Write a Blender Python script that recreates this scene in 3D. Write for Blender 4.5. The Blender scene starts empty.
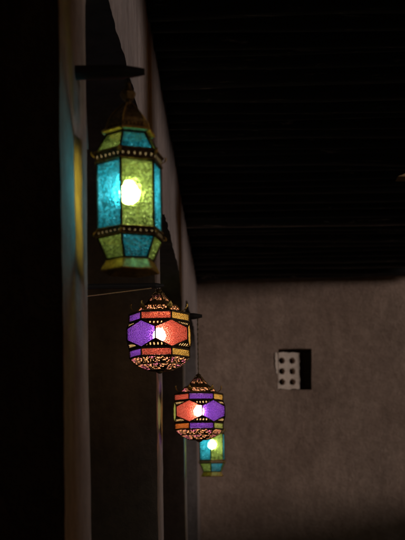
import bpy, bmesh, math, random
from mathutils import Vector, Matrix, noise

random.seed(7)
S = bpy.context.scene
COL = S.collection
rad = math.radians
PI = math.pi

# ------------------------------------------------------------------ camera, sky, sun, exposure
EYE = 1.6
cam_d = bpy.data.cameras.new('camera')
cam = bpy.data.objects.new('camera', cam_d)
COL.objects.link(cam)
cam.location = (0, 0, EYE)
cam.rotation_mode = 'XYZ'
# level telephoto view down the gallery with a slight roll
cam.matrix_world = Matrix.Translation((0, 0, EYE)) @ Matrix.Rotation(rad(0.8), 4, 'Y') @ Matrix.Rotation(rad(90), 4, 'X')
cam_d.sensor_width = 36
cam_d.lens = 79.3
cam_d.shift_x = -0.0565
cam_d.shift_y = 0.387
cam_d.clip_start = 0.05
cam_d.clip_end = 3000
cam_d.dof.use_dof = True
cam_d.dof.focus_distance = 4.5
cam_d.dof.aperture_fstop = 6.0
S.camera = cam

SUN_EL = 1.5                      # low sun, straight in from the right of the gallery
w = bpy.data.worlds.new('World'); S.world = w; w.use_nodes = True
nt = w.node_tree
sky = nt.nodes.new('ShaderNodeTexSky'); sky.sky_type = 'NISHITA'; sky.sun_disc = False
sky.sun_elevation = rad(SUN_EL); sky.sun_rotation = rad(90)
bg = nt.nodes['Background']; bg.inputs['Strength'].default_value = 0.055
nt.links.new(sky.outputs[0], bg.inputs[0])
sd = bpy.data.lights.new('sun', 'SUN'); sd.energy = 1.0; sd.angle = rad(11); sd.color = (1.0, 0.89, 0.83)
so = bpy.data.objects.new('sun', sd); COL.objects.link(so)
# light travels from the right/behind (+X,-Y) towards the far wall
dirv = Vector((-1.0, 0.5, -1.118 * math.tan(rad(SUN_EL))))
so.rotation_euler = dirv.to_track_quat('-Z', 'Y').to_euler()
so.location = (8, 0, 6)
S.view_settings.view_transform = 'Standard'; S.view_settings.look = 'None'
S.view_settings.gamma = 1; S.view_settings.exposure = 0.35
S.view_settings.use_curve_mapping = False
S.cycles.use_denoising = True
S.cycles.max_bounces = 8; S.cycles.transparent_max_bounces = 12
S.cycles.sample_clamp_indirect = 4.0
S.cycles.caustics_reflective = False; S.cycles.caustics_refractive = False

# ------------------------------------------------------------------ helpers
def tag(o, label=None, cat=None, group=None, kind=None):
    if label: o['label'] = label
    if cat: o['category'] = cat
    if group: o['group'] = group
    if kind: o['kind'] = kind
    elif cat: o['kind'] = 'thing'
    return o

def obj(name, bm, mat, parent=None, smooth=False, loc=None):
    me = bpy.data.meshes.new(name)
    bmesh.ops.recalc_face_normals(bm, faces=bm.faces[:])
    bm.to_mesh(me); bm.free()
    if smooth:
        for p in me.polygons: p.use_smooth = True
    me.materials.append(mat)
    o = bpy.data.objects.new(name, me); COL.objects.link(o)
    if loc: o.location = loc
    if parent: o.parent = parent
    return o

def empty(name, loc, rz=0, sc=1):
    o = bpy.data.objects.new(name, None); COL.objects.link(o)
    o.location = loc; o.rotation_euler = (0, 0, rz); o.scale = (sc, sc, sc)
    o.empty_display_size = 0.05
    return o

def nz(p, s, a):
    q = Vector(p) * s
    return noise.noise_vector(q) * a

def rough(bm, a1=0.012, s1=2.3, a2=0.004, s2=11):
    for v in bm.verts:
        c = v.co.copy()
        v.co += nz(c, s1, a1) + nz(c + Vector((9, 3, 5)), s2, a2)

def grid_box(bm, x0, x1, y0, y1, z0, z1, h=0.12, skip=()):
    """box whose six faces are grids of about h"""
    def face(o, u, v):
        nu = max(1, round(u.length / h)); nv = max(1, round(v.length / h))
        g = [[bm.verts.new(o + u * (i / nu) + v * (j / nv)) for j in range(nv + 1)] for i in range(nu + 1)]
        for i in range(nu):
            for j in range(nv):
                bm.faces.new((g[i][j], g[i + 1][j], g[i + 1][j + 1], g[i][j + 1]))
    X = Vector((x1 - x0, 0, 0)); Y = Vector((0, y1 - y0, 0)); Z = Vector((0, 0, z1 - z0))
    o = Vector((x0, y0, z0)); p = Vector((x1, y1, z1))
    fs = {'-x': (o, Y, Z), '+x': (o + X, Y, Z), '-y': (o, X, Z), '+y': (o + Y, X, Z), '-z': (o, X, Y), '+z': (o + Z, X, Y)}
    for k, a in fs.items():
        if k not in skip: face(*a)
    bmesh.ops.remove_doubles(bm, verts=bm.verts[:], dist=1e-5)

def box(bm, c, s, rot=None):
    m = Matrix.Translation(c)
    if rot is not None: m = m @ rot
    m = m @ Matrix.Diagonal((s[0], s[1], s[2], 1))
    return bmesh.ops.create_cube(bm, size=1, matrix=m)['verts']

def tube(bm, p0, p1, r0, r1=None, n=8):
    p0 = Vector(p0); p1 = Vector(p1); d = p1 - p0
    if d.length < 1e-6: return
    m = Matrix.Translation((p0 + p1) / 2) @ d.to_track_quat('Z', 'Y').to_matrix().to_4x4()
    bmesh.ops.create_cone(bm, cap_ends=True, segments=n, radius1=r0, radius2=r0 if r1 is None else r1, depth=d.length, matrix=m)

def ball(bm, c, r, n=10):
    bmesh.ops.create_uvsphere(bm, u_segments=n, v_segments=max(6, n // 2 + 1), radius=r, matrix=Matrix.Translation(c))

def lathe(bm, prof, n=24, a0=0.0, cap=True):
    rings = []
    for r, z in prof:
        rings.append([bm.verts.new((r * math.sin(a0 + 2 * PI * k / n), -r * math.cos(a0 + 2 * PI * k / n), z)) for k in range(n)])
    for a, b in zip(rings, rings[1:]):
        for k in range(n):
            bm.faces.new((a[k], a[(k + 1) % n], b[(k + 1) % n], b[k]))
    if cap:
        bm.faces.new(rings[0]); bm.faces.new(rings[-1])

def P(ang_deg, r, z):
    """point round a lantern's axis; 0 deg faces the camera (-Y), + turns to the right (+X)"""
    a = rad(ang_deg)
    return Vector((r * math.sin(a), -r * math.cos(a), z))

# ------------------------------------------------------------------ materials
def newmat(name):
    m = bpy.data.materials.new(name); m.use_nodes = True
    n = m.node_tree.nodes; l = m.node_tree.links
    b = n['Principled BSDF']; out = n['Material Output']
    return m, n, l, b, out

def ramp(n, l, src, stops):
    r = n.new('ShaderNodeValToRGB')
    while len(r.color_ramp.elements) < len(stops): r.color_ramp.elements.new(0.5)
    for e, (p, c) in zip(r.color_ramp.elements, stops):
        e.position = p; e.color = (c[0], c[1], c[2], 1) if len(c) == 3 else c
    l.new(src, r.inputs[0]); return r

def noise_n(n, l, vec, scale, detail=6, rough_=0.6, dist=0.0):
    t = n.new('ShaderNodeTexNoise'); t.inputs['Scale'].default_value = scale
    t.inputs['Detail'].default_value = detail; t.inputs['Roughness'].default_value = rough_
    t.inputs['Distortion'].default_value = dist
    l.new(vec, t.inputs['Vector']); return t

def mat_plaster(name, c1, c2, bump=0.5, streak=True):
    m, n, l, b, out = newmat(name)
    g = n.new('ShaderNodeNewGeometry')
    t1 = noise_n(n, l, g.outputs['Position'], 1.3, 8, 0.62, 0.4)
    t2 = noise_n(n, l, g.outputs['Position'], 17, 8, 0.7)
    mp = n.new('ShaderNodeMapping'); mp.inputs['Scale'].default_value = (4, 3.1, 0.55)
    l.new(g.outputs['Position'], mp.inputs['Vector'])
    t3 = noise_n(n, l, mp.outputs[0], 2.2, 6, 0.6, 0.3)
    r1 = ramp(n, l, t1.outputs[0], [(0.3, c1), (0.7, c2)])
    mx = n.new('ShaderNodeMixRGB'); mx.blend_type = 'MULTIPLY'; mx.inputs[0].default_value = 0.75
    r2 = ramp(n, l, t2.outputs[0], [(0.3, (0.62, 0.6, 0.58)), (0.62, (1, 1, 1))])
    l.new(r1.outputs[0], mx.inputs[1]); l.new(r2.outputs[0], mx.inputs[2])
    mx2 = n.new('ShaderNodeMixRGB'); mx2.blend_type = 'MULTIPLY'; mx2.inputs[0].default_value = 0.5 if streak else 0.25
    r3 = ramp(n, l, t3.outputs[0], [(0.32, (0.5, 0.48, 0.47)), (0.6, (1, 1, 1))])
    l.new(mx.outputs[0], mx2.inputs[1]); l.new(r3.outputs[0], mx2.inputs[2])
    l.new(mx2.outputs[0], b.inputs['Base Color'])
    b.inputs['Roughness'].default_value = 0.92; b.inputs['Specular IOR Level'].default_value = 0.15
    ad = n.new('ShaderNodeMath'); ad.operation = 'ADD'
    t4 = noise_n(n, l, g.outputs['Position'], 55, 6, 0.7)
    l.new(t2.outputs[0], ad.inputs[0]); l.new(t4.outputs[0], ad.inputs[1])
    bp = n.new('ShaderNodeBump'); bp.inputs['Strength'].default_value = bump; bp.inputs['Distance'].default_value = 0.012
    l.new(ad.outputs[0], bp.inputs['Height']); l.new(bp.outputs[0], b.inputs['Normal'])
    if not streak: bp.inputs['Distance'].default_value = 0.022
    return m

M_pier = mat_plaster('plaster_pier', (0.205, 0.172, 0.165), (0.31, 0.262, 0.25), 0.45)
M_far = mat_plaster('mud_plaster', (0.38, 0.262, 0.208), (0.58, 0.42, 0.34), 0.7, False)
M_brick = mat_plaster('pale_block', (0.80, 0.64, 0.54), (0.92, 0.78, 0.68), 0.3, False)
M_floor = mat_plaster('stone_floor', (0.16, 0.14, 0.12), (0.24, 0.20, 0.17), 0.3, False)
M_ground = mat_plaster('sandy_ground', (0.20, 0.16, 0.12), (0.28, 0.23, 0.18), 0.3, False)
M_corbel = mat_plaster('sandy_timber', (0.42, 0.27, 0.13), (0.55, 0.37, 0.19), 0.3, True)

def mat_wood(name, c1, c2, axis=0, rgh=0.6, bump=0.6):
    m, n, l, b, out = newmat(name)
    tc = n.new('ShaderNodeTexCoord')
    mp = n.new('ShaderNodeMapping')
    sc = [16, 16, 16]; sc[axis] = 2.6
    mp.inputs['Scale'].default_value = sc
    l.new(tc.outputs['Object'], mp.inputs['Vector'])
    oi = n.new('ShaderNodeObjectInfo')
    av = n.new('ShaderNodeVectorMath'); av.operation = 'ADD'
    ml = n.new('ShaderNodeMath'); ml.operation = 'MULTIPLY'; ml.inputs[1].default_value = 60
    l.new(oi.outputs['Random'], ml.inputs[0]); l.new(mp.outputs[0], av.inputs[0]); l.new(ml.outputs[0], av.inputs[1])
    t = noise_n(n, l, av.outputs[0], 1.5, 9, 0.68, 0.6)
    r = ramp(n, l, t.outputs[0], [(0.35, c1), (0.60, tuple(x * 1.6 for x in c1)), (0.80, c2)])
    l.new(r.outputs[0], b.inputs['Base Color'])
    rr = ramp(n, l, t.outputs[0], [(0.3, (rgh + 0.2,) * 3), (0.7, (rgh - 0.12,) * 3)])
    l.new(rr.outputs[0], b.inputs['Roughness'])
    bp = n.new('ShaderNodeBump'); bp.inputs['Strength'].default_value = bump; bp.inputs['Distance'].default_value = 0.01
    l.new(t.outputs[0], bp.inputs['Height']); l.new(bp.outputs[0], b.inputs['Normal'])
    b.inputs['Specular IOR Level'].default_value = 0.4
    return m

M_ceil = mat_wood('smoked_timber', (0.006, 0.005, 0.0045), (0.50, 0.40, 0.33), 0, 0.72)  # rare pale patches: dusty wear and painted-in glints
M_glint = mat_wood('glint_timber', (0.02, 0.016, 0.013), (0.95, 0.82, 0.72), 0, 0.45)  # pale tone painted in for broken highlights on a single log
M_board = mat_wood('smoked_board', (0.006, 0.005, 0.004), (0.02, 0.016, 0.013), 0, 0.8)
M_peg = mat_wood('dark_peg_wood', (0.008, 0.006, 0.005), (0.022, 0.016, 0.012), 0, 0.6)

def mat_brass(name, c, dark, rgh):
    m, n, l, b, out = newmat(name)
    tc = n.new('ShaderNodeTexCoord')
    t = noise_n(n, l, tc.outputs['Object'], 9, 7, 0.7)
    r = ramp(n, l, t.outputs[0], [(0.36, dark), (0.66, c)])
    l.new(r.outputs[0], b.inputs['Base Color'])
    b.inputs['Metallic'].default_value = 0.85; b.inputs['Roughness'].default_value = rgh
    t2 = noise_n(n, l, tc.outputs['Object'], 26, 5, 0.6)
    bp = n.new('ShaderNodeBump'); bp.inputs['Strength'].default_value = 0.5; bp.inputs['Distance'].default_value = 0.01
    l.new(t2.outputs[0], bp.inputs['Height']); l.new(bp.outputs[0], b.inputs['Normal'])
    return m

M_brass = mat_brass('aged_brass', (0.36, 0.23, 0.09), (0.05, 0.033, 0.015), 0.40)
M_brass_lit = mat_brass('lit_brass', (0.80, 0.52, 0.12), (0.35, 0.22, 0.06), 0.38)  # brighter copy of the brass, its lit look put into the colour
M_frame = mat_brass('blackened_brass', (0.07, 0.05, 0.03), (0.02, 0.015, 0.01), 0.5)
M_wire = mat_brass('wire_metal', (0.30, 0.24, 0.16), (0.10, 0.08, 0.05), 0.4)

def mat_glass(name, col, speck='mottle', trans=0.4, dim=0.3):
    """pressed coloured glass: partly see-through, partly diffusing, pattern in the sheet itself"""
    m, n, l, b, out = newmat(name)
    tc = n.new('ShaderNodeTexCoord')
    if speck == 'mottle':
        t = noise_n(n, l, tc.outputs['Object'], 5.0, 8, 0.74, 0.7)
        v = n.new('ShaderNodeTexVoronoi'); v.inputs['Scale'].default_value = 11
        l.new(tc.outputs['Object'], v.inputs['Vector'])
        r = ramp(n, l, t.outputs[0], [(0.33, tuple(x * 0.16 for x in col)), (0.5, tuple(x * 0.75 for x in col)), (0.68, tuple(min(1, x * 1.25 + 0.05) for x in col))])
    else:
        t = n.new('ShaderNodeTexVoronoi'); t.inputs['Scale'].default_value = 28
        l.new(tc.outputs['Object'], t.inputs['Vector'])
        v = t
        r = ramp(n, l, t.outputs[0], [(0.12, tuple(min(1, x * 1.2 + 0.12) for x in col)), (0.38, col), (0.62, tuple(x * 0.45 for x in col))])
    tr = n.new('ShaderNodeBsdfTransparent'); l.new(r.outputs[0], tr.inputs[0])
    tl = n.new('ShaderNodeBsdfTranslucent')
    dk = n.new('ShaderNodeMixRGB'); dk.blend_type = 'MULTIPLY'; dk.inputs[0].default_value = 1; dk.inputs[2].default_value = (dim, dim, dim, 1)
    l.new(r.outputs[0], dk.inputs[1]); l.new(dk.outputs[0], tl.inputs[0])
    rf = n.new('ShaderNodeBsdfRefraction'); rf.inputs['IOR'].default_value = 1.3; rf.inputs['Roughness'].default_value = 0.5 if speck == 'speck' else 0.36
    wh = n.new('ShaderNodeMixRGB'); wh.inputs[0].default_value = 0.10 if speck == 'speck' else 0.04; wh.inputs[2].default_value = (1, 0.97, 0.93, 1)
    l.new(r.outputs[0], wh.inputs[1]); l.new(dk.outputs[0], rf.inputs[0]); l.new(wh.outputs[0], tr.inputs[0])
    vr = ramp(n, l, v.outputs[0], [(0.15, (min(1, trans * 1.5),) * 3), (0.6, (trans * 0.35,) * 3)])
    bp = n.new('ShaderNodeBump'); bp.inputs['Strength'].default_value = 0.8 if speck == 'speck' else 0.4; bp.inputs['Distance'].default_value = 0.02
    l.new(v.outputs[0], bp.inputs['Height']); l.new(bp.outputs[0], tl.inputs['Normal'])
    l.new(bp.outputs[0], rf.inputs['Normal'])
    mr = n.new('ShaderNodeMixShader'); mr.inputs[0].default_value = 0.45
    l.new(tl.outputs[0], mr.inputs[1]); l.new(rf.outputs[0], mr.inputs[2])
    mx = n.new('ShaderNodeMixShader'); l.new(vr.outputs[0], mx.inputs[0])
    l.new(mr.outputs[0], mx.inputs[1]); l.new(tr.outputs[0], mx.inputs[2])
    gl = n.new('ShaderNodeBsdfGlossy'); gl.inputs['Roughness'].default_value = 0.25
    l.new(bp.outputs[0], gl.inputs['Normal'])
    mx2 = n.new('ShaderNodeMixShader'); mx2.inputs[0].default_value = 0.05
    l.new(mx.outputs[0], mx2.inputs[1]); l.new(gl.outputs[0], mx2.inputs[2])
    l.new(mx2.outputs[0], out.inputs[0]); n.remove(b)
    return m

TEAL, GREEN, AMBER = (0.02, 0.46, 0.60), (0.36, 0.54, 0.09), (0.90, 0.74, 0.04)
RED, PURPLE, GOLD, ORANGE, YGREEN = (0.95, 0.14, 0.09), (0.30, 0.08, 0.85), (0.95, 0.52, 0.10), (0.85, 0.20, 0.03), (0.45, 0.50, 0.12)
G1 = {k: mat_glass('glass_' + k, c, 'mottle', 0.5, 0.15) for k, c in dict(teal=TEAL, green=GREEN, amber=AMBER).items()}
G2 = {k: mat_glass('speckled_glass_' + k, c, 'speck', 0.45, 0.36) for k, c in
      dict(red=RED, purple=PURPLE, gold=GOLD, orange=ORANGE, ygreen=YGREEN).items()}

def mat_filigree(name, kind, hole=(0.9, 0.55, 0.22), dot=0.2):
    """brass sheet pierced with holes; pattern in the panel's own UV"""
    m, n, l, b, out = newmat(name)
    uv = n.new('ShaderNodeTexCoord')
    if kind == 'dots':
        sp = n.new('ShaderNodeSeparateXYZ'); l.new(uv.outputs['UV'], sp.inputs[0])
        fr = n.new('ShaderNodeMath'); fr.operation = 'FRACT'; l.new(sp.outputs[0], fr.inputs[0])
        cx = n.new('ShaderNodeMath'); cx.operation = 'SUBTRACT'; cx.inputs[1].default_value = 0.5; l.new(fr.outputs[0], cx.inputs[0])
        cy = n.new('ShaderNodeMath'); cy.operation = 'SUBTRACT'; cy.inputs[1].default_value = 0.5; l.new(sp.outputs[1], cy.inputs[0])
        cb = n.new('ShaderNodeCombineXYZ'); l.new(cx.outputs[0], cb.inputs[0]); l.new(cy.outputs[0], cb.inputs[1])
        ln = n.new('ShaderNodeVectorMath'); ln.operation = 'LENGTH'; l.new(cb.outputs[0], ln.inputs[0])
        mk = n.new('ShaderNodeMath'); mk.operation = 'LESS_THAN'; mk.inputs[1].default_value = dot; l.new(ln.outputs['Value'], mk.inputs[0])
    else:
        v = n.new('ShaderNodeTexVoronoi'); v.feature = 'DISTANCE_TO_EDGE'; v.inputs['Scale'].default_value = 1.7
        v.inputs['Randomness'].default_value = 0.75
        l.new(uv.outputs['UV'], v.inputs['Vector'])
        mk = n.new('ShaderNodeMath'); mk.operation = 'GREATER_THAN'; mk.inputs[1].default_value = 0.15; l.new(v.outputs[0], mk.inputs[0])
    t = noise_n(n, l, uv.outputs['Object'], 9, 5, 0.6)
    r = ramp(n, l, t.outputs[0], [(0.35, (0.04, 0.028, 0.014)), (0.7, (0.20, 0.13, 0.06))])
    l.new(r.outputs[0], b.inputs['Base Color']); b.inputs['Metallic'].default_value = 0.85; b.inputs['Roughness'].default_value = 0.45
    hn = noise_n(n, l, uv.outputs['Object'], 3.5, 2, 0.5)
    hd = tuple(x * .26 for x in hole)
    hr_ = ramp(n, l, hn.outputs[0], [(0.42, hd), (0.52, hd), (0.60, hd if kind == 'dots' else (hd[0] * .7, hd[1] * .4, hd[2] * 1.5))])
    tl = n.new('ShaderNodeBsdfTranslucent'); l.new(hr_.outputs[0], tl.inputs[0]); tl.inputs[0].default_value = (*[x * .22 for x in hole], 1)
    tr = n.new('ShaderNodeBsdfTransparent'); tr.inputs[0].default_value = (*[x * .35 for x in hole], 1)
    mh = n.new('ShaderNodeMixShader'); mh.inputs[0].default_value = 0.05
    l.new(tl.outputs[0], mh.inputs[1]); l.new(tr.outputs[0], mh.inputs[2])
    mx = n.new('ShaderNodeMixShader'); l.new(mk.outputs[0], mx.inputs[0])
    l.new(b.outputs[0], mx.inputs[1]); l.new(mh.outputs[0], mx.inputs[2]); l.new(mx.outputs[0], out.inputs[0])
    return m

M_dots = mat_filigree('pierced_brass_dots', 'dots', (0.55, 0.36, 0.16))
M_beads = mat_filigree('pierced_brass_beads', 'dots', (0.20, 0.15, 0.07), 0.15)
M_fili = mat_filigree('pierced_brass_scroll', 'scroll', (1.0, 0.42, 0.20))

def mat_bulb(name, c, s):
    m, n, l, b, out = newmat(name)
    e = n.new('ShaderNodeEmission'); e.inputs[0].default_value = (*c, 1); e.inputs[1].default_value = s
    l.new(e.outputs[0], out.inputs[0]); n.remove(b); return m

# ------------------------------------------------------------------ large structure
XP, TH = -0.35, 0.46             # gallery-side face of the arcade, its thickness
D0, DP, SP_ = 2.47, 0.45, 3.05   # first pier, pier depth, pier spacing
YF, ZC, ZF = 12.5, EYE + 2.07, 0.0
XR = 1.95

bm = bmesh.new(); grid_box(bm, -2.6, XR + 0.35, -3, YF + 0.02, -0.3, 0.0, 0.6, ('-x',))
tag(obj('floor', bm, M_floor), kind='structure')
bm = bmesh.new()
for (x0, y0, x1, y1) in [(-600, -600, 600, 600)]:
    vs = [bm.verts.new(p) for p in ((x0, y0, -0.32), (x1, y0, -0.32), (x1, y1, -0.32), (x0, y1, -0.32))]; bm.faces.new(vs)
tag(obj('ground', bm, M_ground), kind='structure')
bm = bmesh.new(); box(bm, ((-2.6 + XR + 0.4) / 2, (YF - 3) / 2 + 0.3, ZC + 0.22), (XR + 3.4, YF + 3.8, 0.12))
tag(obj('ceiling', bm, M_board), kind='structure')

# ceiling beams: round smoked logs laid across the gallery
y = 2.6; i = 0; glinted = False
while y < YF - 0.05:
    r = random.choice((random.uniform(0.035, 0.06), random.uniform(0.07, 0.13)))
    bm = bmesh.new()
    n_ = 14; seg = 26; prev = None
    x0, x1 = -2.55, XR + 0.3
    sk = random.uniform(-0.09, 0.09); ph = random.uniform(0, 9)
    for k in range(seg + 1):
        f = k / seg; x = x0 + (x1 - x0) * f
        cy = sk * (f - 0.5) + 0.012 * math.sin(ph + f * 7); cz = 0.008 * math.sin(ph * 2 + f * 5)
        rr = r * (1 + 0.15 * noise.noise(Vector((x * 1.1, i * 3.1, 0))))
        ring = [bm.verts.new((x, cy + rr * (1 + 0.06 * noise.noise(Vector((x * 3, i, a)))) * math.cos(2 * PI * a / n_),
                              cz + rr * math.sin(2 * PI * a / n_))) for a in range(n_)]
        if prev:
            for a in range(n_): bm.faces.new((prev[a], prev[(a + 1) % n_], ring[(a + 1) % n_], ring[a]))
        else: bm.faces.new(ring)
        prev = ring
    bm.faces.new(prev)
    pale = (not glinted) and y > 9.55; glinted = glinted or pale  # one log made paler in place of bright streaks on the ceiling
    o = obj('ceiling_beam', bm, M_glint if pale else M_ceil, smooth=True, loc=(0, y, ZC + r + (random.uniform(-0.015, 0.03) if not pale else -0.035)))
    tag(o, 'log with paler patches painted in for glints, lowest hanging of the ceiling' if pale else 'dark smoke-blackened round log laid across the ceiling from the arcade to the right side', 'ceiling beam', 'round logs of the ceiling')
    y += r * 2 + random.uniform(0.01, 0.09); i += 1

# arcade: piers and the arched wall between them
AR_TOP = ZC + 0.05
Z_CROWN, RISE, NEXP = EYE + 1.44, 0.62, 5.0
arc = tag(empty('arcade_wall', (XP, D0, 0)), 'tall plastered arcade of square piers and flat arches receding down the left side', 'arcade wall')
def child_obj(name, bm, mat, root, smooth=True):
    for v in bm.verts: v.co -= root.location
    return obj(name, bm, mat, root, smooth)
piers = [(D0 - SP_, D0 - SP_ + DP), (D0, D0 + DP), (D0 + SP_, D0 + SP_ + DP), (D0 + 2 * SP_, D0 + 2 * SP_ + DP), (D0 + 3 * SP_, YF + 0.02)]
for a, b in piers:
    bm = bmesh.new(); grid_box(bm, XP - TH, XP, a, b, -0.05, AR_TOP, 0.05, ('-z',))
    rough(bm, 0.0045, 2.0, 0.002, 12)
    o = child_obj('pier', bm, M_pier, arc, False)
for (a0, a1), (b0, b1) in zip(piers, piers[1:]):
    y0, y1 = a1, b0; c = (y0 + y1) / 2; h = (y1 - y0) / 2
    bm = bmesh.new(); N = 110; K = 22; front = []; back = []
    for k in range(N + 1):
        t = -math.cos(PI * k / N)
        yy = c + h * t
        zb = Z_CROWN - RISE + RISE * max(0.0, 1 - abs(t) ** NEXP) ** (1 / NEXP)
        front.append([bm.verts.new((XP, yy, zb + (AR_TOP - zb) * j / K)) for j in range(K + 1)])
        back.append([bm.verts.new((XP - TH, yy, zb + (AR_TOP - zb) * j / K)) for j in range(K + 1)])
    M_ = 6
    for k in range(N):
        for g in (front, back):
            for j in range(K):
                bm.faces.new((g[k][j], g[k + 1][j], g[k + 1][j + 1], g[k][j + 1]))
    for j in (0, K):
        rows = []
        for k in range(N + 1):
            f, bk = front[k][j], back[k][j]
            rows.append([f] + [bm.verts.new(f.co.lerp(bk.co, q / M_)) for q in range(1, M_)] + [bk])
        for k in range(N):
            for q in range(M_): bm.faces.new((rows[k][q], rows[k + 1][q], rows[k + 1][q + 1], rows[k][q + 1]))
    rough(bm, 0.0045, 2.0, 0.002, 12)
    for row in (*front, *back):          # ragged straw-and-mud lip along the arch
        for j, v in enumerate(row[:3]):
            v.co += nz(v.co + Vector((4, 0, 0)), 30, 0.003 / (j + 1)) + nz(v.co, 9, 0.006 / (j + 1))
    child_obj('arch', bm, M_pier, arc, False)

# far wall with a square niche
NX0, NX1, NZ0, NZ1 = 0.50, 0.852, EYE + 0.935, EYE + 1.358
bm = bmesh.new()
def sheet(bm, x0, x1, z0, z1, y, h=0.06):
    nu = max(1, round((x1 - x0) / h)); nv = max(1, round((z1 - z0) / h))
    g = [[bm.verts.new((x0 + (x1 - x0) * i / nu, y, z0 + (z1 - z0) * j / nv)) for j in range(nv + 1)] for i in range(nu + 1)]
    for i in range(nu):
        for j in range(nv): bm.faces.new((g[i][j], g[i + 1][j], g[i + 1][j + 1], g[i][j + 1]))
for a in [(-2.7, NX0, 0, AR_TOP + .1), (NX1, XR + 0.4, 0, AR_TOP + .1), (NX0, NX1, 0, NZ0), (NX0, NX1, NZ1, AR_TOP + .1)]:
    sheet(bm, *a, YF)
ND = 0.32
for q in [((NX0, YF, NZ0), (NX0, YF, NZ1), (NX0, YF + ND, NZ1), (NX0, YF + ND, NZ0)),
          ((NX1, YF, NZ0), (NX1, YF, NZ1), (NX1, YF + ND, NZ1), (NX1, YF + ND, NZ0)),
          ((NX0, YF, NZ0), (NX1, YF, NZ0), (NX1, YF + ND, NZ0), (NX0, YF + ND, NZ0)),
          ((NX0, YF, NZ1), (NX1, YF, NZ1), (NX1, YF + ND, NZ1), (NX0, YF + ND, NZ1)),
          ((NX0, YF + ND, NZ0), (NX1, YF + ND, NZ0), (NX1, YF + ND, NZ1), (NX0, YF + ND, NZ1))]:
    bm.faces.new([bm.verts.new(p) for p in q])
for p in [(-2.7, XR + 0.4)]:
    vs = [bm.verts.new(q) for q in ((p[0], YF + 0.5, 0), (p[1], YF + 0.5, 0), (p[1], YF + 0.5, AR_TOP + .1), (p[0], YF + 0.5, AR_TOP + .1))]; bm.faces.new(vs)
for v in bm.verts: v.co += nz(v.co, 1.3, 0.022) + nz(v.co, 5, 0.007)
tag(obj('end_wall', bm, M_far), 'rough brown mud plastered wall closing the far end of the gallery', 'wall')

_q = Vector((0.5, YF, EYE + 1.15)); FD = (nz(_q, 1.3, 0.022) + nz(_q, 5, 0.007)).y
# pale pierced ventilation block standing in the niche
def vent_block():
    W, H, Dp = 0.262, 0.385, 0.30
    bm = bmesh.new()
    xs = [(-0.057, 0.057)]
    cx = [W / 2 - 0.062, W / 2 + 0.052]; cz = [0.075, 0.187, 0.299]; hr = 0.034
    # front face with six real holes: cells with a round hole each, then tubes going back
    xb = [0, (cx[0] + cx[1]) / 2, W]; zb = [0, (cz[0] + cz[1]) / 2, (cz[1] + cz[2]) / 2, H]
    n = 24
    for i in range(2):
        for j in range(3):
            x0, x1, z0, z1 = xb[i], xb[i + 1], zb[j], zb[j + 1]
            outer = []; inner = []; deep = []
            for k in range(n):
                a = 2 * PI * (k + 0.5) / n
                dx, dz = math.cos(a), math.sin(a)
                tx = ((x1 - cx[i]) if dx > 0 else (x0 - cx[i])) / dx if abs(dx) > 1e-6 else 1e9
                tz = ((z1 - cz[j]) if dz > 0 else (z0 - cz[j])) / dz if abs(dz) > 1e-6 else 1e9
                t = min(tx, tz)
                outer.append((cx[i] + dx * t, cz[j] + dz * t))
                rr = hr * (1 + 0.3 * noise.noise(Vector((k * 0.7, i * 5, j * 7))))
                inner.append((cx[i] + dx * rr, cz[j] + dz * rr))
            # snap nearest to corners
            for c in ((x0, z0), (x1, z0), (x1, z1), (x0, z1)):
                kk = min(range(n), key=lambda q: (outer[q][0] - c[0]) ** 2 + (outer[q][1] - c[1]) ** 2); outer[kk] = c
            vo = [bm.verts.new((p[0], 0, p[1])) for p in outer]; vi = [bm.verts.new((p[0], 0, p[1])) for p in inner]
            vd = [bm.verts.new((p[0], 0.22, p[1])) for p in inner]
            for k in range(n):
                q = (k + 1) % n
                bm.faces.new((vo[k], vo[q], vi[q], vi[k])); bm.faces.new((vi[k], vi[q], vd[q], vd[k]))
            bm.faces.new(vd)
    for q in [((0, 0, 0), (W, 0, 0), (W, Dp, 0), (0, Dp, 0)), ((0, 0, H), (W, 0, H), (W, Dp, H), (0, Dp, H)),
              ((0, 0, 0), (0, 0, H), (0, Dp, H), (0, Dp, 0)), ((W, 0, 0), (W, 0, H), (W, Dp, H), (W, Dp, 0)),
              ((0, Dp, 0), (W, Dp, 0), (W, Dp, H), (0, Dp, H))]:
        bm.faces.new([bm.verts.new(p) for p in q])
    # chipped, uneven edges
    for v in bm.verts:
        if v.co.x < 0.004 or v.co.x > W - 0.004 or v.co.z < 0.004 or v.co.z > H - 0.004:
            q = noise.noise_vector(Vector((v.co.x * 30, v.co.y * 9, v.co.z * 30)))
            v.co += Vector((q.x, 0, q.z)) * 0.012
            if v.co.x < 0.03 and v.co.z < 0.16: v.co.x += 0.022
    return bm
o = obj('vent_block', vent_block(), M_brick, loc=(0.464, YF - 0.006 + FD, NZ0 + 0.004))
o.rotation_euler = (0, 0, rad(13))
tag(o, 'pale block pierced with six round holes set in the dark niche of the end wall', 'vent block')

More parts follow.
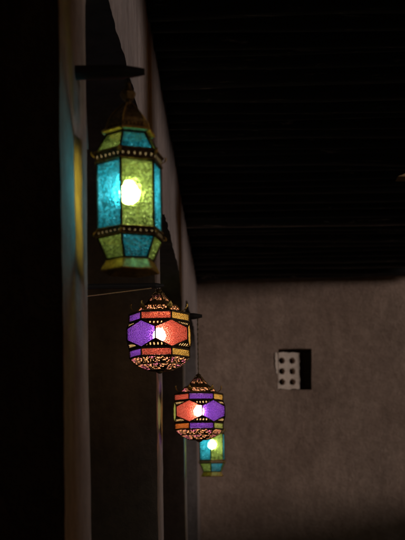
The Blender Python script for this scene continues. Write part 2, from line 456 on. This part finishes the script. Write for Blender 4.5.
# side wall behind the arcade, back wall, right side with its opening
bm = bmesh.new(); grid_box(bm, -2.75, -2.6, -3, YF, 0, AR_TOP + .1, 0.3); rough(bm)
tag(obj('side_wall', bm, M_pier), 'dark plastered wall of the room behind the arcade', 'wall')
bm = bmesh.new(); grid_box(bm, -2.7, XR + 0.3, -3.2, -3, 0, AR_TOP + .1, 0.3); rough(bm)
tag(obj('back_wall', bm, M_pier), 'plastered wall closing the gallery behind the viewer', 'wall')
bm = bmesh.new()
grid_box(bm, XR, XR + 0.35, -3, 1.6, 0, AR_TOP + .1, 0.2)
grid_box(bm, XR, XR + 0.35, 1.6, 6.9, 0, 0.9, 0.2)
grid_box(bm, XR, XR + 0.35, 6.9, YF + 0.3, 0, 0.5, 0.2)
for p0 in (3.85, 6.9):  # unseen pillars added to keep sun off the pier fronts
    grid_box(bm, XR, XR + 0.35, p0, p0 + 0.56, 0.5, AR_TOP + .1, 0.15)
rough(bm)
tag(obj('gallery_wall', bm, M_pier), 'plastered right hand gallery wall with unseen pillars added to block sun, and open bays to the yard', 'wall')

bm = bmesh.new(); grid_box(bm, 5.0, 5.3, 3.5, 12.5, -0.3, 1.5, 0.3); rough(bm, 0.02)  # unseen wall added so the lower end wall falls into soft shade
tag(obj('shade_wall', bm, M_far), 'low unseen wall added outside the gallery to shade the end wall', 'wall')

# sandy timber bracket whose tip reaches in from the right under the ceiling
bm = bmesh.new()
pts = [(0, 0), (1.0, 0), (1.0, 0.22), (0.55, 0.24), (0.22, 0.12), (0.04, 0.015)]
f = [bm.verts.new((x, -0.06, z)) for x, z in pts]; g = [bm.verts.new((x, 0.06, z)) for x, z in pts]
bm.faces.new(f); bm.faces.new(g)
for k in range(len(pts)): bm.faces.new((f[k], f[(k + 1) % 6], g[(k + 1) % 6], g[k]))
o = obj('timber_bracket', bm, M_corbel, loc=(0.987, 7.0, EYE + 1.752))
tag(o, 'sandy brown pointed timber bracket tip in front of the ceiling at the right edge', 'bracket')

# ------------------------------------------------------------------ lanterns
def uvquad(bm, uvl, a, b, c, d, nu, nv):
    f = bm.faces.new([bm.verts.new(p) for p in (a, b, c, d)])
    for lp, uv in zip(f.loops, ((0, 0), (nu, 0), (nu, nv), (0, nv))): lp[uvl].uv = uv
    return f

def leaf_bm(ang, r, z, s=0.16, up=1):
    """small curled brass leaf standing out at a corner"""
    bm = bmesh.new()
    prof = [(0.0, 0.00, 0.35), (0.35, 0.05, 0.9), (0.75, 0.30, 1.0), (1.0, 0.62, 0.7), (1.05, 0.95, 0.25), (0.92, 1.1, 0.05)]
    L = []
    for (o_, h_, w_) in prof:
        base = P(ang, r + o_ * s * 0.8, z + up * h_ * s)
        side = P(ang + 90, w_ * s * 0.42, 0)
        out_ = P(ang, 0.018, 0)
        L.append([bm.verts.new(base - side), bm.verts.new(base + out_ * 2.0), bm.verts.new(base + side), bm.verts.new(base - out_)])
    for p, q in zip(L, L[1:]):
        for k in range(4): bm.faces.new((p[k], p[(k + 1) % 4], q[(k + 1) % 4], q[k]))
    bm.faces.new(L[0]); bm.faces.new(L[-1])
    return bm

def glass_panel(pts, mat, root, inset=0.0):
    """slightly inset polygon sheet"""
    c = sum(pts, Vector()) / len(pts)
    bm = bmesh.new()
    n_ = (pts[1] - pts[0]).cross(pts[2] - pts[0]).normalized()
    if n_.dot(Vector((c.x, c.y, 0))) < 0: n_ = -n_
    vs = [bm.verts.new(c + (p - c) * (1 - inset) - n_ * 0.015) for p in pts]
    bm.faces.new(vs)
    return obj('glass_panel', bm, mat, root)

def add_bulb(root, z, r, mat, top):
    bm = bmesh.new(); lathe(bm, [(0.2 * r, z - r)] + [(r * math.sin(a), z - r * math.cos(a)) for a in [0.25 + 0.225 * q for q in range(11)]] + [(r * 0.45, z + r * 1.2)], 36)
    for v in bm.verts:                     # lumps put the ragged burst of the glow into the bulb's shape
        q = 1 + 0.16 * noise.noise(Vector((v.co.x, v.co.y, v.co.z)) * (3.2 / r))
        v.co = Vector((v.co.x * q, v.co.y * q, z + (v.co.z - z) * q))
    b = obj('bulb', bm, mat, root, True)
    bm = bmesh.new(); lathe(bm, [(r * 0.5, z + r * 1.2), (r * 0.55, z + r * 2.4), (r * 0.3, z + r * 2.6)], 14); tube(bm, (0, 0, z + r * 2.5), (0, 0, top), r * 0.1)
    obj('bulb_holder', bm, M_frame, root)

def hook(root, z0, z1, link=False):
    """ring and rod from the finial up to the bracket"""
    bm = bmesh.new()
    tube(bm, (0, 0, z0), (0, 0, z1), 0.022 if not link else 0.017, n=8)
    if link:
        n = int((z1 - z0) / 0.10)
        for k in range(n):
            a = k % 2
            zc = z0 + (k + 0.5) * (z1 - z0) / n
            for q in range(8):
                t0, t1 = 2 * PI * q / 8, 2 * PI * (q + 1) / 8
                f = lambda t: Vector((0.028 * math.cos(t) * (1 - a), 0.028 * math.cos(t) * a, zc + 0.06 * math.sin(t)))
                tube(bm, f(t0), f(t1), 0.009, n=5)
    else:
        n = 12; R_ = 0.085; zc = z0 + 0.06
        for q in range(n):
            t0, t1 = 2 * PI * q / n, 2 * PI * (q + 1) / n
            f = lambda t: Vector((R_ * math.cos(t), 0, zc + R_ * math.sin(t)))
            tube(bm, f(t0), f(t1), 0.02, n=6)
    return obj('chain' if link else 'hook', bm, M_wire if link else M_frame, root)

def tall_lantern(loc, R, phi, mains, uppers, lowers, label, bulb_mat, ztop, bulb_r=0.31, bulb_z=0.16):
    """six sided lantern; corner k at phi+60k degrees, panel k between corners k and k+1; unit = corner radius"""
    root = tag(empty('tall_lantern', loc, 0, R), label, 'lantern', 'coloured glass lanterns hung from the arcade')
    c = lambda k, r, z: P(phi + 60 * k, r, z)
    tiers = [(1.0, -0.98, 1.0, 0.98, mains), (1.0, 1.34, 0.68, 1.88, uppers), (0.72, -1.86, 1.0, -1.24, lowers)]
    for r0, z0, r1, z1, cols in tiers:
        for k in range(6):
            glass_panel([c(k, r0, z0), c(k + 1, r0, z0), c(k + 1, r1, z1), c(k, r1, z1)], G1[cols[k]], root)
    bm = bmesh.new()
    for r0, z0, r1, z1, cols in tiers:
        t = 0.042 if cols is mains else 0.036
        for k in range(6):
            tube(bm, c(k, r0, z0), c(k, r1, z1), t, n=6)
            tube(bm, c(k, r0, z0), c(k + 1, r0, z0), t * 0.8, n=6); tube(bm, c(k, r1, z1), c(k + 1, r1, z1), t * 0.8, n=6)
    obj('frame', bm, M_frame, root)
    # pierced bands above and below the tall panes
    for z0, z1, r0, r1 in [(1.02, 1.30, 1.03, 1.07), (-1.22, -1.00, 1.05, 1.02)]:
        bm = bmesh.new(); uvl = bm.loops.layers.uv.new('UVMap')
        for k in range(6): uvquad(bm, uvl, c(k, r0, z0), c(k + 1, r0, z0), c(k + 1, r1, z1), c(k, r1, z1), 6, 1)
        b = obj('pierced_band', bm, M_beads, root)
        bm = bmesh.new()
        for k in range(6):
            for rr, zz in ((r0, z0), (r1, z1)): tube(bm, c(k, rr + .015, zz), c(k + 1, rr + .015, zz), 0.034, n=6)
        obj('rim', bm, M_brass, b)
    for k in range(6):
        obj('leaf_ornament', leaf_bm(phi + 60 * k, 1.02, 1.16, 0.17, 1), M_brass_lit, root)
        obj('leaf_ornament', leaf_bm(phi + 60 * k, 1.0, -1.05, 0.15, -1), M_brass_lit, root)
    # roof
    bm = bmesh.new(); lathe(bm, [(0.66, 1.90), (0.79, 1.93), (0.80, 2.02), (0.70, 2.06), (0.68, 2.16), (0.62, 2.34), (0.50, 2.52), (0.34, 2.70), (0.20, 2.80), (0.13, 2.90)], 6, rad(phi))
    rf = obj('roof', bm, M_brass, root)
    bm = bmesh.new()
    for k in range(6):
        tube(bm, c(k, 0.80, 1.975), c(k + 1, 0.80, 1.975), 0.05, n=6)
        q = [c(k, 0.70, 2.06), c(k, 0.62, 2.34), c(k, 0.50, 2.52), c(k, 0.34, 2.70), c(k, 0.14, 2.88)]
        for a, b_ in zip(q, q[1:]): tube(bm, a, b_, 0.022, n=5)
        for j in range(6):
            ball(bm, c(k, 0.715, 2.13).lerp(c(k + 1, 0.715, 2.13), (j + .5) / 6), 0.03, 6)
    obj('rim', bm, M_brass_lit, rf)
    bm = bmesh.new(); lathe(bm, [(0.10, 2.88), (0.09, 2.96), (0.17, 3.02), (0.24, 3.16), (0.23, 3.22), (0.11, 3.36), (0.07, 3.44), (0.10, 3.48), (0.05, 3.53)], 12)
    obj('finial', bm, M_brass, rf)
    # foot: flared skirt
    bm = bmesh.new(); lathe(bm, [(0.70, -1.88), (0.76, -1.90), (0.90, -2.14), (0.93, -2.20), (0.90, -2.24), (0.62, -2.10), (0.10, -2.06)], 6, rad(phi))
    obj('foot', bm, M_brass_lit, root)
    add_bulb(root, bulb_z, bulb_r, bulb_mat, 1.95)
    hook(root, 3.50, ztop)
    return root

def round_lantern(loc, R, phi, hexes, tops, bots, label, bulb_mat, ztop, bulb_r=0.21, link=False):
    """faceted round lantern; pane k (six sided) between meridians phi+60k and phi+60(k+1); band plates centred on the meridians"""
    root = tag(empty('round_lantern', loc, 0, R), label, 'lantern', 'coloured glass lanterns hung from the arcade')
    z0, z1, z2 = 0.20, 0.45, 0.72; RE = 1.155
    V = lambda k, z: P(phi + 60 * k, RE, z)              # waist edges
    W = lambda k, z, r=1.0: P(phi + 30 + 60 * k, r, z)   # band corners, between the waist edges
    for k in range(6):
        hx = [V(k, -z0), V(k, z0), W(k, z1), V(k + 1, z0), V(k + 1, -z0), W(k, -z1)]
        p = glass_panel(hx, G2[hexes[k]], root, 0.03)
        bm = bmesh.new()
        for a, b_ in zip(hx, hx[1:] + hx[:1]): tube(bm, a, b_, 0.025, n=6)
        obj('pane_frame', bm, M_frame, p)
        glass_panel([W(k - 1, z1 + .03), W(k, z1 + .03), W(k, z2), W(k - 1, z2)], G2[tops[k]], root, 0.04)
        glass_panel([W(k - 1, -z1 - .03), W(k, -z1 - .03), W(k, -z2), W(k - 1, -z2)], G2[bots[k]], root, 0.04)
    bm = bmesh.new()
    for k in range(6):
        for z in (z1 + .015, z2, -z1 - .015, -z2): tube(bm, W(k - 1, z), W(k, z), 0.034, n=6)
        for s in (1, -1): tube(bm, W(k, s * z1), W(k, s * z2), 0.03, n=6); tube(bm, W(k, s * z1), V(k, s * z0), 0.026, n=5)
        tube(bm, V(k, -z0), V(k, z0), 0.026, n=5)
    obj('frame', bm, M_frame, root)
    # pierced triangles between the six sided panes
    bm = bmesh.new(); uvl = bm.loops.layers.uv.new('UVMap')
    for k in range(6):
        for s in (1, -1):
            a, b_, c_ = W(k - 1, s * z1), W(k, s * z1), V(k, s * z0)
            f = bm.faces.new([bm.verts.new(p) for p in (a, b_, c_)])
            for lp, uv in zip(f.loops, ((0, 0), (8, 0), (4, 1.25))): lp[uvl].uv = uv
    obj('pierced_band', bm, M_dots, root)
    # roof: pierced sloping skirt, then solid tapering cap
    rf = None
    def ringpanel(r0, za, r1, zb, nu, nv):
        bm = bmesh.new(); uvl = bm.loops.layers.uv.new('UVMap')
        for k in range(6): uvquad(bm, uvl, W(k - 1, za, r0), W(k, za, r0), W(k, zb, r1), W(k - 1, zb, r1), nu, nv)
        return bm
    b = ringpanel(1.0, z2 + .01, 0.74, 0.80, 5, 1.2); rf = obj('roof', b, M_brass, root)
    obj('pierced_skirt', ringpanel(0.72, 0.80, 0.58, 0.98, 5, 1.6), M_fili, rf)
    bm = bmesh.new(); lathe(bm, [(0.60, 0.97), (0.63, 0.99), (0.60, 1.03), (0.50, 1.06), (0.36, 1.16)], 6, rad(phi + 30), cap=False)
    for k in range(6):
        tube(bm, W(k, z2 + .01), W(k, 0.80, 0.74), 0.03, n=5); tube(bm, W(k, .80, .74), W(k, .98, .60), 0.024, n=5)
        tube(bm, W(k, 0.80, 0.74), W(k + 1, 0.80, 0.74), 0.026, n=5)
    obj('rim', bm, M_brass, rf)
    obj('pierced_cap', ringpanel(0.37, 1.15, 0.16, 1.38, 2.5, 1.8), M_fili, rf)
    bm = bmesh.new()
    lathe(bm, [(0.15, 1.36), (0.17, 1.40), (0.10, 1.44), (0.08, 1.48), (0.12, 1.52), (0.05, 1.57)], 12)
    for k in range(6): tube(bm, W(k, 1.15, .37), W(k, 1.38, .16), 0.026, n=5)
    for k in range(4):
        a = 45 + 90 * k
        for j in range(5):
            ball(bm, P(a, 0.10 + 0.05 * j, 1.44 + 0.02 * j - 0.012 * j * j), 0.022, 6)
    obj('finial', bm, M_brass, rf)
    for k in range(6): obj('leaf_ornament', leaf_bm(phi + 30 + 60 * k, 0.74, 0.82, 0.24, 1), M_brass_lit, root)
    # bottom: pierced bowl
    bw = obj('bowl', ringpanel(1.0, -z2 - .01, 0.80, -0.95, 5.5, 2.2), M_fili, root)
    obj('bowl_base', ringpanel(0.80, -0.95, 0.42, -1.13, 4, 2.6), M_fili, bw)
    bm = bmesh.new()
    for k in range(6):
        tube(bm, W(k, -z2), W(k, -.95, .80), 0.03, n=5); tube(bm, W(k, -.95, .80), W(k, -1.13, .42), 0.024, n=5)
        tube(bm, W(k, -.95, .80), W(k + 1, -.95, .80), 0.026, n=5); tube(bm, W(k, -1.13, .42), W(k + 1, -1.13, .42), 0.02, n=5)
    lathe(bm, [(0.42, -1.13), (0.36, -1.16), (0.15, -1.17), (0.10, -1.22), (0.03, -1.25)], 12)
    obj('rim', bm, M_brass, bw)
    add_bulb(root, 0.02, bulb_r, bulb_mat, 0.95)
    hook(root, 1.54, ztop, link)
    return root

B1 = mat_bulb('bulb_glow_white', (1.0, 0.95, 0.86), 150)
B2 = mat_bulb('bulb_glow_warm', (1.0, 0.88, 0.72), 165)
# panel k spans phi+60k .. phi+60(k+1) measured from the camera side, turning to the right
# order of k: 0 front, 1 right, 2 back right, 3 back, 4 left back, 5 left front
L1 = tall_lantern((-0.229, 2.735, EYE + 0.647), 0.0758, -9.6,
                  ['green', 'teal', 'green', 'teal', 'amber', 'teal'],
                  ['teal', 'green', 'teal', 'green', 'teal', 'green'],
                  ['teal', 'green', 'teal', 'green', 'teal', 'green'],
                  'large tall lantern of teal and green glass, nearest of all, on the first pier', B1, 3.72)
L4 = tall_lantern((-0.152, 8.80, EYE + 0.239), 0.098, -5,
                  ['green', 'teal', 'green', 'teal', 'green', 'teal'],
                  ['teal', 'green', 'teal', 'green', 'teal', 'green'],
                  ['teal', 'green', 'teal', 'green', 'teal', 'green'],
                  'small looking teal and green lantern, farthest, half hidden behind the lowest round lantern', B1, 3.72)
L2 = round_lantern((-0.265, 4.40, EYE + 0.532), 0.111, -3,
                   ['red', 'gold', 'ygreen', 'gold', 'gold', 'purple'],
                   ['red', 'gold', 'purple', 'ygreen', 'gold', 'purple'],
                   ['red', 'gold', 'purple', 'ygreen', 'gold', 'purple'],
                   'round lantern with purple left pane and red right pane, just below the tall one', B2, 1.60)
L3 = round_lantern((-0.160, 5.745, EYE + 0.326), 0.117, 8.3,
                   ['purple', 'gold', 'red', 'gold', 'ygreen', 'red'],
                   ['purple', 'gold', 'red', 'gold', 'purple', 'red'],
                   ['purple', 'ygreen', 'orange', 'gold', 'purple', 'orange'],
                   'round lantern with red left pane and purple right pane, on a long chain', B2, 3.86, link=True)

# ------------------------------------------------------------------ brackets
def peg(x0, x1, y, z, th, label, taper=0.06):
    bm = bmesh.new(); n = 10
    L = x1 - x0
    xs = [0, L * 0.25, L * 0.5, L * 0.75, L - taper, L - taper * 0.3, L]
    sc = [1, 1.0, 0.98, 0.98, 0.95, 0.62, 0.45]
    prev = None
    for x, s in zip(xs, sc):
        ring = []
        for k in range(n):
            a = 2 * PI * (k + .5) / n; h = th / 2 * s
            ca, sa = math.cos(a), math.sin(a)
            q = 1 / max(abs(ca), abs(sa)) * 0.55 + 0.45
            ring.append(bm.verts.new((x, ca * h * q * (1 + .06 * noise.noise(Vector((x * 20, k, 0)))), sa * h * q * (1 + .06 * noise.noise(Vector((x * 20, k, 4)))))))
        if prev:
            for k in range(n): bm.faces.new((prev[k], prev[(k + 1) % n], ring[(k + 1) % n], ring[k]))
        else: bm.faces.new(ring)
        prev = ring
    bm.faces.new(prev)
    o = obj('wooden_bracket', bm, M_peg, loc=(x0, y, z))
    return tag(o, label, 'bracket', 'wooden pegs carrying the lanterns')

peg(XP - 0.06, -0.190, 2.735, EYE + 0.939, 0.030, 'thick dark wooden peg in the first pier, above the tall nearest lantern', 0.045)
peg(-2.62, -0.245, 4.40, EYE + 0.719, 0.021, 'long thin dark pole reaching through the first arch to the purple and red lantern', 0.03)
peg(XP - 0.06, -0.138, 5.745, EYE + 0.789, 0.032, 'dark wooden peg in the second pier, above the long chain', 0.04)
peg(XP - 0.06, -0.110, 8.80, EYE + 0.62, 0.032, 'dark wooden peg in the third pier, hidden behind the round lanterns', 0.04)

# thin cable sagging under the long pole
bm = bmesh.new()
pts = [Vector((-2.6, 4.37, EYE + 0.58))]
for k in range(1, 15):
    f = k / 14
    pts.append(Vector((-2.6 + (2.6 - 0.29) * f, 4.37, EYE + 0.58 + 0.125 * f ** 1.6 - 0.02 * math.sin(PI * f))))
for a, b in zip(pts, pts[1:]): tube(bm, a, b, 0.0022, n=6)
tag(obj('lamp_cable', bm, M_corbel), 'thin brownish cable running below the long pole to the purple and red lantern', 'cable')
